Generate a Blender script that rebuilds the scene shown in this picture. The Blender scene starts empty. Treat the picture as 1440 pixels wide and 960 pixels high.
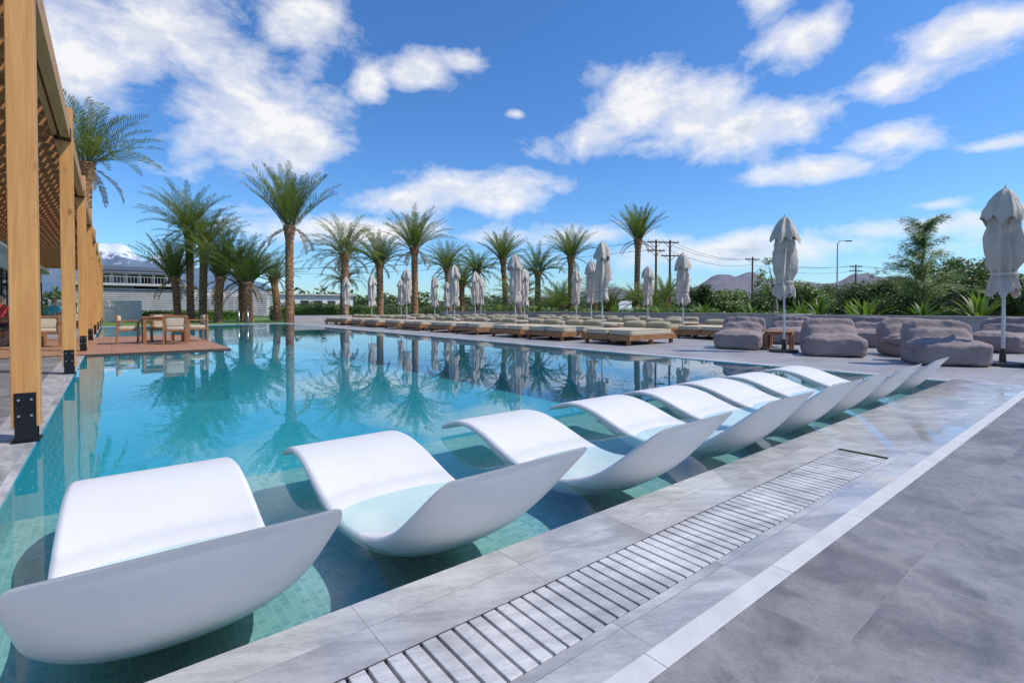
import bpy, math, random
from mathutils import Vector, Matrix, noise
rad=math.radians
scene=bpy.context.scene
rnd=random.Random(11)

# ------------------------------------------------------------ mesh builder
class MB:
    def __init__(s): s.v=[];s.f=[];s.m=[];s.s=[]
    def add(s,vs,fs,mat=0,smooth=False):
        o=len(s.v); s.v.extend([tuple(v) for v in vs])
        for f in fs:
            s.f.append(tuple(i+o for i in f)); s.m.append(mat); s.s.append(smooth)
    def quad(s,x0,y0,x1,y1,z,mat=0):
        s.add([(x0,y0,z),(x1,y0,z),(x1,y1,z),(x0,y1,z)],[(0,1,2,3)],mat)
    def box(s,c,d,mat=0,M=None,rz=0.0):
        hx,hy,hz=d[0]/2,d[1]/2,d[2]/2
        vs=[Vector((sx*hx,sy*hy,sz*hz)) for sz in(-1,1) for sy in(-1,1) for sx in(-1,1)]
        if rz: 
            r=Matrix.Rotation(rz,3,'Z'); vs=[r@v for v in vs]
        if M is not None: vs=[M@v for v in vs]
        c=Vector(c); vs=[v+c for v in vs]
        s.add(vs,[(0,2,3,1),(4,5,7,6),(0,1,5,4),(2,6,7,3),(0,4,6,2),(1,3,7,5)],mat)
    def b2(s,x0,x1,y0,y1,z0,z1,mat=0):
        s.box(((x0+x1)/2,(y0+y1)/2,(z0+z1)/2),(x1-x0,y1-y0,z1-z0),mat)
    def rings(s,rs,mat=0,cap=True,smooth=True,closed=True):
        n=len(rs[0]); vs=[p for r in rs for p in r]; fs=[]
        for i in range(len(rs)-1):
            for j in range(n if closed else n-1):
                k=(j+1)%n
                fs.append((i*n+j,i*n+k,(i+1)*n+k,(i+1)*n+j))
        s.add(vs,fs,mat,smooth)
        if cap and closed:
            s.add(rs[0],[tuple(reversed(range(n)))],mat); s.add(rs[-1],[tuple(range(n))],mat)
    def cyl(s,p0,p1,r0,r1=None,n=10,mat=0,cap=True):
        if r1 is None:r1=r0
        p0=Vector(p0);p1=Vector(p1); d=(p1-p0).normalized()
        a=d.orthogonal().normalized(); b=d.cross(a)
        def ring(p,r): return [p+(a*math.cos(t)+b*math.sin(t))*r for t in [2*math.pi*i/n for i in range(n)]]
        s.rings([ring(p0,r0),ring(p1,r1)],mat,cap)
    def tube(s,pts,rr,n=6,mat=0):
        rs=[]
        for i,p in enumerate(pts):
            p=Vector(p)
            d=(Vector(pts[min(i+1,len(pts)-1)])-Vector(pts[max(i-1,0)])).normalized()
            a=d.cross(Vector((0,0,1)))
            a=a.normalized() if a.length>.05 else Vector((1,0,0)); b=d.cross(a)
            r=rr[i] if isinstance(rr,(list,tuple)) else rr
            rs.append([p+(a*math.cos(t)+b*math.sin(t))*r for t in [2*math.pi*k/n for k in range(n)]])
        s.rings(rs,mat)
    def sell(s,c,d,e=0.5,n=20,m=12,mat=0,M=None,wr=0.0,seed=0):
        # superellipsoid (cushion-like solid)
        def p(v,k): return math.copysign(abs(v)**k,v)
        rs=[]
        for i in range(m+1):
            ph=-math.pi/2+math.pi*(i/m)
            ph=max(-math.pi/2+.02,min(math.pi/2-.02,ph))
            r=[]
            for j in range(n):
                t=2*math.pi*j/n
                v=Vector((p(math.cos(ph),e)*p(math.cos(t),e)*d[0]/2,p(math.cos(ph),e)*p(math.sin(t),e)*d[1]/2,p(math.sin(ph),e)*d[2]/2))
                if wr:
                    v*=1+wr*noise.noise(v*4+Vector((seed,seed*2,0)))+wr*.6*noise.noise(v*11+Vector((seed,0,0)))
                if M is not None: v=M@v
                r.append(v+Vector(c))
            rs.append(r)
        s.rings(rs,mat)
    def make(s,name,mats,loc=(0,0,0),rz=0.0,bevel=0.0,parent=None,scale=1.0):
        me=bpy.data.meshes.new(name); me.from_pydata(s.v,[],s.f)
        for m in mats: me.materials.append(m)
        me.polygons.foreach_set('material_index',s.m)
        me.polygons.foreach_set('use_smooth',s.s); me.update()
        ob=bpy.data.objects.new(name,me); scene.collection.objects.link(ob)
        ob.location=loc; ob.rotation_euler=(0,0,rz); ob.scale=(scale,)*3
        if bevel:
            b=ob.modifiers.new('bevel','BEVEL'); b.width=bevel; b.segments=2; b.limit_method='ANGLE'
        if parent: ob.parent=parent
        return ob

def inst(ob,loc,rz=0,scale=1.0):
    o=bpy.data.objects.new(ob.name.split('.')[0],ob.data); scene.collection.objects.link(o)
    for m in ob.modifiers:
        n=o.modifiers.new(m.name,m.type)
        if m.type=='BEVEL': n.width=m.width;n.segments=m.segments;n.limit_method=m.limit_method
    o.location=loc;o.rotation_euler=(0,0,rz);o.scale=(scale,)*3
    return o

# ------------------------------------------------------------ materials
class N:
    def __init__(s,tree): s.t=tree; s.n=tree.nodes; s.l=tree.links
    def new(s,typ,**kw):
        n=s.n.new(typ)
        for k,v in kw.items(): setattr(n,k,v)
        return n
    def set(s,sock,v):
        if hasattr(v,'is_output'): s.l.new(v,sock)
        else: sock.default_value=v
    def math(s,op,a,b=None,c=None,clamp=False):
        n=s.new('ShaderNodeMath',operation=op,use_clamp=clamp); s.set(n.inputs[0],a)
        if b is not None: s.set(n.inputs[1],b)
        if c is not None: s.set(n.inputs[2],c)
        return n.outputs[0]
    def vm(s,op,a,b=None):
        n=s.new('ShaderNodeVectorMath',operation=op); s.set(n.inputs[0],a)
        if b is not None: s.set(n.inputs[1],b)
        return n.outputs['Value'] if op=='LENGTH' else n.outputs[0]
    def mix(s,f,a,b,blend='MIX'):
        n=s.new('ShaderNodeMix',data_type='RGBA',blend_type=blend)
        s.set(n.inputs[0],f); s.set(n.inputs[6],a); s.set(n.inputs[7],b); return n.outputs[2]
    def noise(s,vec,scale,detail=4,rough=.5,dist=0):
        n=s.new('ShaderNodeTexNoise'); s.set(n.inputs['Vector'],vec)
        n.inputs['Scale'].default_value=scale;n.inputs['Detail'].default_value=detail
        n.inputs['Roughness'].default_value=rough;n.inputs['Distortion'].default_value=dist
        return n.outputs['Fac']
    def ramp(s,f,stops):
        n=s.new('ShaderNodeValToRGB'); s.set(n.inputs[0],f); e=n.color_ramp.elements
        while len(e)<len(stops): e.new(.5)
        for i,(p,c) in enumerate(stops):
            e[i].position=p; e[i].color=c if len(c)==4 else (*c,1)
        return n.outputs[0]
    def rng(s,f,a,b,c=0,d=1):
        n=s.new('ShaderNodeMapRange'); s.set(n.inputs[0],f)
        for i,v in enumerate((a,b,c,d)): s.set(n.inputs[i+1],v)
        return n.outputs[0]
    def bump(s,h,strength,dist,normal=None):
        n=s.new('ShaderNodeBump'); s.set(n.inputs['Height'],h); n.inputs['Strength'].default_value=strength
        n.inputs['Distance'].default_value=dist
        if normal is not None: s.l.new(normal,n.inputs['Normal'])
        return n.outputs[0]
def rgba(c): return (c[0],c[1],c[2],1)
def newmat(name):
    m=bpy.data.materials.new(name); m.use_nodes=True; k=N(m.node_tree)
    b=m.node_tree.nodes['Principled BSDF']
    return m,k,b
def objc(k): return k.new('ShaderNodeTexCoord').outputs['Object']
def posc(k): return k.new('ShaderNodeNewGeometry').outputs['Position']
def mp(k,v,sc=(1,1,1),rot=(0,0,0),loc=(0,0,0)):
    n=k.new('ShaderNodeMapping'); k.set(n.inputs[0],v); n.inputs['Scale'].default_value=sc
    n.inputs['Rotation'].default_value=rot; n.inputs['Location'].default_value=loc; return n.outputs[0]
def simple(name,c1,c2,scale=6,rough=.6,bump=0,bscale=None,world=False,metal=0,spec=.5,trans=0,detail=4):
    m,k,b=newmat(name); v=posc(k) if world else objc(k)
    f=k.noise(v,scale,detail,.6); f=k.rng(f,.3,.7)
    k.l.new(k.mix(f,rgba(c1),rgba(c2)),b.inputs['Base Color'])
    b.inputs['Roughness'].default_value=rough; b.inputs['Metallic'].default_value=metal
    b.inputs['Specular IOR Level'].default_value=spec
    if bump:
        k.l.new(k.bump(k.noise(v,bscale or scale*4,3,.6),1,bump),b.inputs['Normal'])
    return m
def wood(name,c1,c2,axis,knots=True,rough=.55,grain=14):
    m,k,b=newmat(name); v=posc(k)
    sc=[grain]*3; sc['XYZ'.index(axis)]=grain*.06
    v2=mp(k,v,tuple(sc))
    g=k.noise(v2,1,5,.65,1.2)
    col=k.ramp(g,[(.28,c2),(.5,[(a+b_)/2 for a,b_ in zip(c1,c2)]),(.68,c1)])
    big=k.noise(v,1.1,2,.5); col=k.mix(k.rng(big,.3,.7,0,.35),col,rgba([x*.7 for x in c1]))
    if knots:
        sk=[4.0]*3; sk['XYZ'.index(axis)]=2.2
        vo=k.new('ShaderNodeTexVoronoi'); k.l.new(mp(k,v,tuple(sk)),vo.inputs['Vector']); vo.inputs['Scale'].default_value=1
        kn=k.rng(vo.outputs['Distance'],.05,.16,1,0); col=k.mix(k.math('MULTIPLY',kn,.75),col,rgba((.16,.06,.02)))
    k.l.new(col,b.inputs['Base Color']); b.inputs['Roughness'].default_value=rough
    k.l.new(k.bump(g,.6,.003),b.inputs['Normal'])
    return m

M_post=wood('pine_post_wood',(.70,.36,.115),(.50,.205,.05),'Z')
M_beamy=wood('pine_beam_wood',(.60,.31,.10),(.42,.18,.05),'Y')
M_raft=wood('rafter_wood',(.50,.25,.09),(.33,.14,.045),'X')
M_slat=wood('slat_wood',(.42,.21,.08),(.28,.12,.04),'Y')
M_teak=simple('teak_wood',(.36,.17,.065),(.25,.105,.038),5,.5,.002)
M_steel=simple('black_steel',(.012,.013,.016),(.025,.026,.03),20,.4,metal=.6)
M_bolt=simple('zinc_bolt',(.55,.55,.55),(.4,.4,.4),20,.35,metal=.9)
def white_mat():
    m,k,b=newmat('white_polymer'); v=posc(k)
    f=k.noise(v,2.2,4,.6); f2=k.noise(v,14,5,.7)
    col=k.mix(k.rng(f,.3,.7),rgba((.75,.73,.715)),rgba((.69,.675,.665)))
    col=k.mix(k.rng(f2,.56,.75,0,.22),col,rgba((.53,.51,.48)))
    sep=k.new('ShaderNodeSeparateXYZ'); k.l.new(v,sep.inputs[0])
    # faint lime-scale line where pool water laps the shell
    wl=k.rng(k.math('ABSOLUTE',k.math('SUBTRACT',sep.outputs[2],k.math('MULTIPLY',f2,.03))),.0,.02,.35,0)
    col=k.mix(wl,col,rgba((.46,.48,.46)))
    k.l.new(col,b.inputs['Base Color']); k.l.new(k.rng(f2,.35,.7,.36,.55),b.inputs['Roughness'])
    k.l.new(k.bump(k.noise(v,120,2,.6),1,.0005),b.inputs['Normal']); return m
M_white=white_mat()
M_canvas=simple('umbrella_canvas',(.60,.525,.445),(.46,.40,.335),5,.85,.010,14)
M_pole=simple('white_pole',(.62,.62,.62),(.5,.5,.5),5,.4)
M_matt=simple('mattress_fabric',(.58,.50,.37),(.50,.42,.30),3,.85,.003,25)
M_roll=simple('bolster_fabric',(.38,.335,.22),(.30,.26,.17),3,.85,.003,25)
M_piping=simple('dark_piping',(.06,.045,.03),(.04,.03,.02),3,.8)
M_bean=simple('taupe_fabric',(.31,.245,.235),(.245,.19,.185),3,.9,.008,14)
M_bean2=simple('taupe_seam',(.16,.125,.12),(.11,.09,.085),3,.88)
M_conc=simple('wall_render',(.42,.40,.385),(.32,.305,.295),2,.85,.003,30,world=True)
M_wall=simple('white_plaster',(.72,.71,.69),(.62,.61,.60),1,.8,.002,30,world=True)
M_louv=simple('pale_louver',(.60,.585,.56),(.46,.45,.43),1,.6,world=True)
M_roof=simple('dark_roof',(.05,.05,.055),(.08,.08,.09),1,.5,world=True)
M_soil=simple('planter_soil',(.10,.07,.05),(.05,.035,.025),8,.95,.02,world=True)
M_bark=simple('pole_wood',(.16,.09,.055),(.09,.05,.03),6,.9,.01)
M_tbark=simple('tree_bark',(.24,.20,.15),(.13,.10,.075),8,.9,.01)
M_hub=simple('umbrella_base',(.03,.03,.03),(.05,.05,.05),8,.5)

def glassmat():
    m,k,b=newmat('window_glass'); b.inputs['Base Color'].default_value=(.02,.03,.035,1)
    b.inputs['Roughness'].default_value=.05; return m
M_glass=glassmat()

def leafmat(name,c1,c2,c3=None,scale=1.2,world=True):
    m,k,b=newmat(name); v=posc(k)
    f=k.noise(v,scale,2,.6); f2=k.noise(v,scale*9,1,.5)
    col=k.mix(k.rng(f,.35,.65),rgba(c1),rgba(c2))
    col=k.mix(k.rng(f2,.45,.75,0,.7),col,rgba(c3 or c1))
    k.l.new(col,b.inputs['Base Color']); b.inputs['Roughness'].default_value=.5
    tr=k.new('ShaderNodeBsdfTranslucent'); k.l.new(k.mix(1.0,col,(1.2,1.4,.6,1),'MULTIPLY'),tr.inputs['Color'])
    ms=k.new('ShaderNodeMixShader'); ms.inputs[0].default_value=.35
    k.l.new(b.outputs[0],ms.inputs[1]); k.l.new(tr.outputs[0],ms.inputs[2])
    k.l.new(ms.outputs[0],k.n['Material Output'].inputs['Surface'])
    return m
M_frond=leafmat('palm_frond',(.15,.19,.045),(.22,.25,.075),(.085,.12,.035),.8)
M_frond2=leafmat('dry_frond',(.30,.19,.08),(.22,.14,.06),(.14,.11,.05),2)
M_leafd=leafmat('dark_foliage',(.055,.10,.022),(.11,.165,.035),(.035,.06,.018),.9)
M_leafl=leafmat('light_foliage',(.14,.22,.045),(.20,.27,.07),(.09,.15,.03),1.2)
M_hedge=leafmat('hedge_leaves',(.09,.17,.028),(.13,.22,.04),(.05,.10,.02),1.5)
def trunkmat():
    m,k,b=newmat('palm_trunk_bark'); v=objc(k)
    f=k.noise(mp(k,v,(6,6,9)),1,4,.7)
    col=k.ramp(f,[(.3,(.08,.04,.022)),(.5,(.30,.155,.08)),(.7,(.50,.29,.16))])
    k.l.new(col,b.inputs['Base Color']); b.inputs['Roughness'].default_value=.95
    k.l.new(k.bump(f,1,.03),b.inputs['Normal']); return m
M_trunk=trunkmat()

def brick(k,vec,bw,rh,mortar,off=.5,c1=(1,1,1),c2=(.5,.5,.5),cm=(0,0,0),bias=0,smooth=.1):
    n=k.new('ShaderNodeTexBrick'); k.set(n.inputs['Vector'],vec); n.offset=off; n.squash=1
    n.inputs['Scale'].default_value=1; n.inputs['Brick Width'].default_value=bw; n.inputs['Row Height'].default_value=rh
    n.inputs['Mortar Size'].default_value=mortar; n.inputs['Mortar Smooth'].default_value=smooth; n.inputs['Bias'].default_value=bias
    n.inputs['Color1'].default_value=rgba(c1);n.inputs['Color2'].default_value=rgba(c2);n.inputs['Mortar'].default_value=rgba(cm)
    return n
def tile_mat():
    m,k,b=newmat('grey_stone_tile'); v=posc(k)
    br=brick(k,mp(k,v,loc=(.76,.065,0)),1.23,.6,.0016,.5,(1,1,1),(.90,.90,.90),(1.35,1.33,1.3))
    off=k.vm('MULTIPLY',br.outputs['Color'],(9,7,3)); vv=k.vm('ADD',v,off)
    f=k.noise(vv,1.9,7,.68,.6); f3=k.noise(v,90,2,.6); f2=k.noise(vv,6,5,.72,.4)
    col=k.ramp(f,[(.30,(.125,.118,.117)),(.46,(.19,.181,.179)),(.56,(.245,.235,.232)),(.72,(.33,.318,.312))])
    col=k.mix(k.rng(f2,.5,.72,0,.55),col,rgba((.36,.345,.34)))
    col=k.mix(k.rng(f2,.46,.34,0,.5),col,rgba((.09,.085,.084)))
    col=k.mix(k.rng(f3,.5,.75,0,.32),col,rgba((.075,.07,.07)))
    col=k.mix(1.0,col,br.outputs['Color'],'MULTIPLY')
    k.l.new(col,b.inputs['Base Color']); k.l.new(k.rng(f2,.3,.7,.36,.62),b.inputs['Roughness'])
    h=k.math('SUBTRACT',k.math('MULTIPLY',f2,.3),k.math('MULTIPLY',br.outputs['Fac'],1.0))
    k.l.new(k.bump(h,.6,.002),b.inputs['Normal']); return m
M_tile=tile_mat()
def tile2_mat():
    m,k,b=newmat('light_paver_tile'); v=posc(k)
    br=brick(k,v,.6,.6,.004,.0,(1,1,1),(.86,.86,.87),(.45,.45,.45))
    f=k.noise(v,1.0,6,.65,.3)
    col=k.ramp(f,[(.3,(.26,.25,.25)),(.7,(.43,.415,.41))])
    col=k.mix(1.0,col,br.outputs['Color'],'MULTIPLY')
    k.l.new(col,b.inputs['Base Color']); b.inputs['Roughness'].default_value=.5; return m
M_tile2=tile2_mat()
def marble(name,slab=(.6,.32),wet=True,bright=1.0,ang=0.5,joint=True,loc=(0,0,0)):
    m,k,b=newmat(name); v=posc(k)
    vr=mp(k,v,(1,1,1),(0,0,ang))
    vv=vr
    if joint:
        br=brick(k,mp(k,v,loc=loc),slab[0],slab[1],.0016,0,(1,1,1),(.86,.86,.865),(.5,.5,.5))
        off=k.vm('MULTIPLY',br.outputs['Color'],(5,3,1)); vv=k.vm('ADD',vr,off)
    st=k.noise(mp(k,vv,(1.8,7,1)),1,7,.70,.25)
    cl=k.noise(vv,2.6,5,.6,.2)
    mixv=k.math('ADD',k.math('MULTIPLY',st,.6),k.math('MULTIPLY',cl,.4))
    B=bright
    col=k.ramp(mixv,[(.33,(.30*B,.297*B,.30*B)),(.45,(.47*B,.465*B,.465*B)),(.53,(.63*B,.62*B,.61*B)),(.64,(.80*B,.785*B,.77*B))])
    vn=k.noise(mp(k,vv,(1.2,5,1)),1,6,.74,.5)
    col=k.mix(k.rng(k.math('ABSOLUTE',k.math('SUBTRACT',vn,.5)),.0,.014,.38,0),col,rgba((.24,.24,.25)))
    if joint: col=k.mix(1.0,col,br.outputs['Color'],'MULTIPLY')
    if wet:
        w=k.noise(v,1.4,3,.55,.3); k.l.new(k.rng(w,.42,.62,.04,.28),b.inputs['Roughness'])
        col=k.mix(k.rng(w,.40,.60,.30,0),col,rgba((.22,.22,.23)))
    else: b.inputs['Roughness'].default_value=.42
    k.l.new(col,b.inputs['Base Color'])
    k.l.new(k.bump(k.noise(v,3,2,.5),.2,.002),b.inputs['Normal'])
    return m
M_marb=marble('wet_marble',(.62,.5),True,.84)
M_marb2=marble('dry_marble',(.5,.5),False,.8,ang=1.3)
M_grate=marble('grate_marble',wet=False,bright=.92,ang=.3,joint=False)
M_strip=simple('white_stone_strip',(.66,.65,.63),(.53,.52,.50),6,.5,.001,40,world=True)
M_pit=simple('drain_pit',(.05,.05,.05),(.08,.08,.08),8,.7,world=True)
def mosaic(name,c1,c2,cm,s=.026):
    m,k,b=newmat(name); v=posc(k); g=k.new('ShaderNodeNewGeometry')
    sep=k.new('ShaderNodeSeparateXYZ'); k.l.new(v,sep.inputs[0])
    sn=k.new('ShaderNodeSeparateXYZ'); k.l.new(g.outputs['Normal'],sn.inputs[0])
    ax=k.math('ABSOLUTE',sn.outputs[0]); ay=k.math('ABSOLUTE',sn.outputs[1])
    cx=k.math('ADD',sep.outputs[0],k.math('MULTIPLY',ax,sep.outputs[2]))
    cy=k.math('ADD',sep.outputs[1],k.math('MULTIPLY',ay,sep.outputs[2]))
    cb=k.new('ShaderNodeCombineXYZ'); k.l.new(cx,cb.inputs[0]);k.l.new(cy,cb.inputs[1])
    br=brick(k,cb.outputs[0],s,s,s*.05,0,c1,c2,cm,smooth=.3)
    f=k.noise(v,3,2,.5)
    col=k.mix(k.rng(f,.35,.7,0,.3),br.outputs['Color'],rgba([x*.7 for x in c1]))
    k.l.new(col,b.inputs['Base Color']); b.inputs['Roughness'].default_value=.25; return m
M_mos=mosaic('teal_mosaic_ledge',(.19,.40,.40),(.34,.54,.53),(.46,.58,.57),.036)
M_mosd=mosaic('turquoise_mosaic_deep',(.018,.36,.47),(.05,.46,.56),(.12,.48,.56),.05)
def water_mat():
    m,k,b=newmat('pool_water'); v=posc(k); k.n.remove(b)
    n1=k.noise(mp(k,v,(1,1,1),(0,0,.6)),1.5,2,.5,.3)
    n2=k.noise(mp(k,v,(1,1.6,1),(0,0,-.4)),6,1,.5)
    calm=k.rng(k.noise(v,.22,2,.5),.35,.65,.25,1)
    h=k.math('MULTIPLY',k.math('ADD',n1,k.math('MULTIPLY',n2,.07)),calm)
    bp=k.bump(h,1,.0032)
    fr=k.new('ShaderNodeFresnel'); fr.inputs['IOR'].default_value=1.38; k.l.new(bp,fr.inputs['Normal'])
    gl=k.new('ShaderNodeBsdfGlossy'); gl.inputs['Roughness'].default_value=0.0; gl.inputs['Color'].default_value=(.95,.97,1,1); k.l.new(bp,gl.inputs['Normal'])
    tr=k.new('ShaderNodeBsdfTransparent'); tr.inputs['Color'].default_value=(.82,.95,.965,1)
    ms=k.new('ShaderNodeMixShader'); k.l.new(fr.outputs[0],ms.inputs[0]); k.l.new(tr.outputs[0],ms.inputs[1]); k.l.new(gl.outputs[0],ms.inputs[2])
    k.l.new(ms.outputs[0],k.n['Material Output'].inputs['Surface']); return m
M_water=water_mat()
def deck_mat():
    m,k,b=newmat('deck_boards'); v=posc(k)
    br=brick(k,v,2.4,.14,.006,.37,(1,1,1),(.75,.75,.75),(.15,.15,.15))
    f=k.noise(mp(k,v,(1,14,1)),2,4,.6)
    col=k.ramp(f,[(.3,(.36,.17,.09)),(.7,(.54,.29,.17))])
    col=k.mix(1.0,col,br.outputs['Color'],'MULTIPLY'); k.l.new(col,b.inputs['Base Color']); b.inputs['Roughness'].default_value=.6
    return m
M_deck=deck_mat()
def ground_mat():
    m,k,b=newmat('dry_grass_ground'); v=posc(k)
    f=k.noise(v,.05,5,.6); f2=k.noise(v,1.5,5,.7)
    col=k.mix(k.rng(f,.4,.6),rgba((.08,.12,.035)),rgba((.19,.17,.09)))
    col=k.mix(k.rng(f2,.4,.7,0,.6),col,rgba((.05,.075,.02)))
    k.l.new(col,b.inputs['Base Color']); b.inputs['Roughness'].default_value=.95; return m
M_ground=ground_mat()
M_lawn=simple('lawn_grass',(.09,.19,.025),(.13,.24,.04),9,.9,.02,60,world=True)
M_road=simple('asphalt',(.05,.05,.052),(.07,.07,.07),3,.9,world=True)
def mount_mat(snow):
    m,k,b=newmat('hazy_mountain_snow' if snow else 'hazy_mountain'); v=posc(k)  # bluish distance haze is baked into the base colours
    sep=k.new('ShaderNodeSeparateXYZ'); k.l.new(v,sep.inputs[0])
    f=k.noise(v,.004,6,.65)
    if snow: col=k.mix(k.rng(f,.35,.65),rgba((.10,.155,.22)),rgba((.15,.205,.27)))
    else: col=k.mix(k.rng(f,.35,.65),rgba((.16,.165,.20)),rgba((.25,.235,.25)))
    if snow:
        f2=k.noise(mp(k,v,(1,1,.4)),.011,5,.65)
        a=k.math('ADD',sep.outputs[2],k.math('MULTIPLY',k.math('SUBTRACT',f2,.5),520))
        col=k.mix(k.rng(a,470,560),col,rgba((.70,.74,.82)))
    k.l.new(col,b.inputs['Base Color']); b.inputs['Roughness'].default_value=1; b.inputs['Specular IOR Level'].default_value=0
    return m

# ------------------------------------------------------------ ground + paving
g=MB(); X0,X1,Y0,Y1=-14,23.5,-10,37; B=9000; z=-.02
g.quad(-B,-B,B,Y0,z);g.quad(-B,Y1,B,B,z);g.quad(-B,Y0,X0,Y1,z);g.quad(X1,Y0,B,Y1,z)
g.make('ground',[M_ground])
PX0,PX1,PY0,PY1=-.45,9.0,1.65,35.0
p=MB(); p.quad(X0,Y0,X1,.81,0); p.quad(X0,.885,-.75,14,0); p.make('stone_tile_paving',[M_tile])
p=MB(); p.quad(9.3,.885,X1,Y1,0); p.quad(X0,22,-.75,Y1,0); p.quad(-.75,35.3,9.3,Y1,0); p.make('light_paving',[M_tile2])
p=MB(); x=X0
while x<X1:
    p.b2(x,min(x+.798,X1),.81,.885,-.05,.0015); x+=.8
p.make('white_stone_border',[M_strip],bevel=.0015)
p=MB(); p.quad(-.75,.885,9.3,1.04,0); p.quad(4.07,1.04,9.3,1.335,0); p.quad(-.75,1.335,9.3,PY0,0)
p.add([(-.75,PY0,0),(9.3,PY0,0),(9.3,PY0,-.03),(-.75,PY0,-.03)],[(0,1,2,3)])
p.make('wet_marble_coping',[M_marb])
p=MB(); p.quad(-.75,PY0,PX0,PY1,0); p.quad(PX1,PY0,9.3,PY1,0); p.quad(-.75,PY1,9.3,35.3,0); p.make('marble_coping',[M_marb2])
# drain pit + stone slats
p=MB(); p.quad(-.75,1.04,4.07,1.335,-.05,1)
for y in(1.04,1.335): p.add([(-.75,y,0),(4.07,y,0),(4.07,y,-.12),(-.75,y,-.12)],[(0,1,2,3)],1)
x=-.74
while x<4.02:
    w=.0465
    p.b2(x,x+w,1.044,1.331,-.03+rnd.uniform(-.001,.001),.001+rnd.uniform(-.0012,.0012),0); x+=w+.0095
p.make('drain_grate',[M_grate,M_pit],bevel=.003)
# pool basin
LY=4.05; LZ=-.23; DZ=-1.25
p=MB()
p.quad(PX0,PY0,PX1,LY,LZ,0)
p.add([(PX0,LY,LZ),(PX1,LY,LZ),(PX1,LY,DZ),(PX0,LY,DZ)],[(0,1,2,3)],0)
p.quad(PX0,LY,PX1,PY1,DZ,1)
def wall(a,b_,z0,m,z1=-.0005): p.add([(a[0],a[1],z0),(b_[0],b_[1],z0),(b_[0],b_[1],z1),(a[0],a[1],z1)],[(0,1,2,3)],m)
wall((PX0,PY0+.001),(PX1,PY0+.001),LZ,0)
wall((PX0,PY0),(PX0,LY),LZ,0); wall((PX1,PY0),(PX1,LY),LZ,0)
wall((PX0,LY),(PX0,PY1),DZ,1); wall((PX1,LY),(PX1,PY1),DZ,1); wall((PX0,PY1),(PX1,PY1),DZ,1)
# masonry below the deck peninsula
wall((PX0,14.03),(2.27,14.03),DZ,1,-.022); wall((2.27,14.03),(2.27,22.17),DZ,1,-.022); wall((PX0,22.17),(2.27,22.17),DZ,1,-.022)
p.make('swimming_pool_basin',[M_mos,M_mosd])
p=MB(); p.quad(PX0,PY0,PX1,PY1,-.012); p.make('pool_water',[M_water])
p=MB(); p.b2(X0,2.3,14,22.2,-.02,.02); p.make('wooden_deck',[M_deck])
# lawn
p=MB(); p.quad(-16,37,60,58,.004); p.quad(X1,8,60,37,.004); p.make('lawn',[M_lawn])
p=MB(); p.quad(-400,75,400,82,-.008); p.make('road',[M_road])

# ------------------------------------------------------------ loungers
def catmull(pts,n):
    out=[]; P=[pts[0]]+list(pts)+[pts[-1]]
    segs=len(pts)-1
    for i in range(n+1):
        t=i/n*segs; s=min(int(t),segs-1); u=t-s
        a,b,c,d=P[s],P[s+1],P[s+2],P[s+3]
        out.append(tuple(.5*((2*b[j])+(-a[j]+c[j])*u+(2*a[j]-5*b[j]+4*c[j]-d[j])*u*u+(-a[j]+3*b[j]-3*c[j]+d[j])*u**3) for j in range(len(a))))
    return out
def lounger():
    # local y: 0 = head rim, increasing toward the feet
    prof=[ # ytop,ztop,ybot,zbot
     (0.00,.410,.02,.362),(.11,.325,.11,.208),(.24,.220,.22,.078),(.38,.116,.35,-.025),(.54,.038,.50,-.108),
     (.72,-.010,.68,-.17),(.92,-.024,.90,-.20),(1.10,.006,1.12,-.17),(1.27,.058,1.31,-.07),(1.44,.112,1.46,.028),
     (1.62,.147,1.62,.082),(1.80,.142,1.78,.094),(1.96,.098,1.94,.058),(2.10,.040,2.09,.012)]
    c=catmull(prof,70); m=MB(); rs=[]; L=len(c)-1; M=56; W=.75
    for i,(yt,zt,yb,zb) in enumerate(c):
        t=i/L
        e=min(i,L-i); k=1.0
        if e<4: k=1-.05*((4-e)/4)**2
        w=W*k*(1-.10*max(0,(t-.55)/.45)**1.5)
        top=Vector((0,yt,zt)); bot=Vector((0,yb,zb)); n_=(top-bot); th=n_.length; n_.normalize()
        lip=.040 if i>0 else .022       # edge thickness all the way round
        if e==0: th*=.6
        hull=max(0.0,1-max(0,(t-.45))/.2)  # deep hull only in the seat/back part
        ring=[]
        for j in range(M):
            a=2*math.pi*j/M; cs,sn=math.cos(a),math.sin(a)
            dish=.030*math.sin(math.pi*min(1,.12+t*1.05))
            if sn>=0:
                x=math.copysign(abs(cs)**.35,cs); q=abs(x)
                pt=top+Vector((x*w/2,0,0)); pt.z-=dish*(1-q**2.4)
                pt-=n_*(lip*.5*(max(0,(q-.93)/.07))**2)
            else:
                x=math.copysign(abs(cs)**.55,cs); q=abs(x)
                ell=(max(0,1-q**2.1))**.62*hull+(max(0,1-q**9))**.5*(1-hull)
                d=lip*.5+(th-lip*.5)*ell
                pt=top-n_*d+Vector((x*w/2,0,0))
            if t<.16: pt.z+=.010*(1-t/.16)*(1-(2*pt.x/w)**2)  # gently crowned head rim
            ring.append(pt)
        rs.append(ring)
    m.rings(rs,0,True,True); return m
LM=lounger(); rights=[.545,1.605,2.81,3.97,4.94,5.87,6.86,8.08]
first=None
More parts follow.
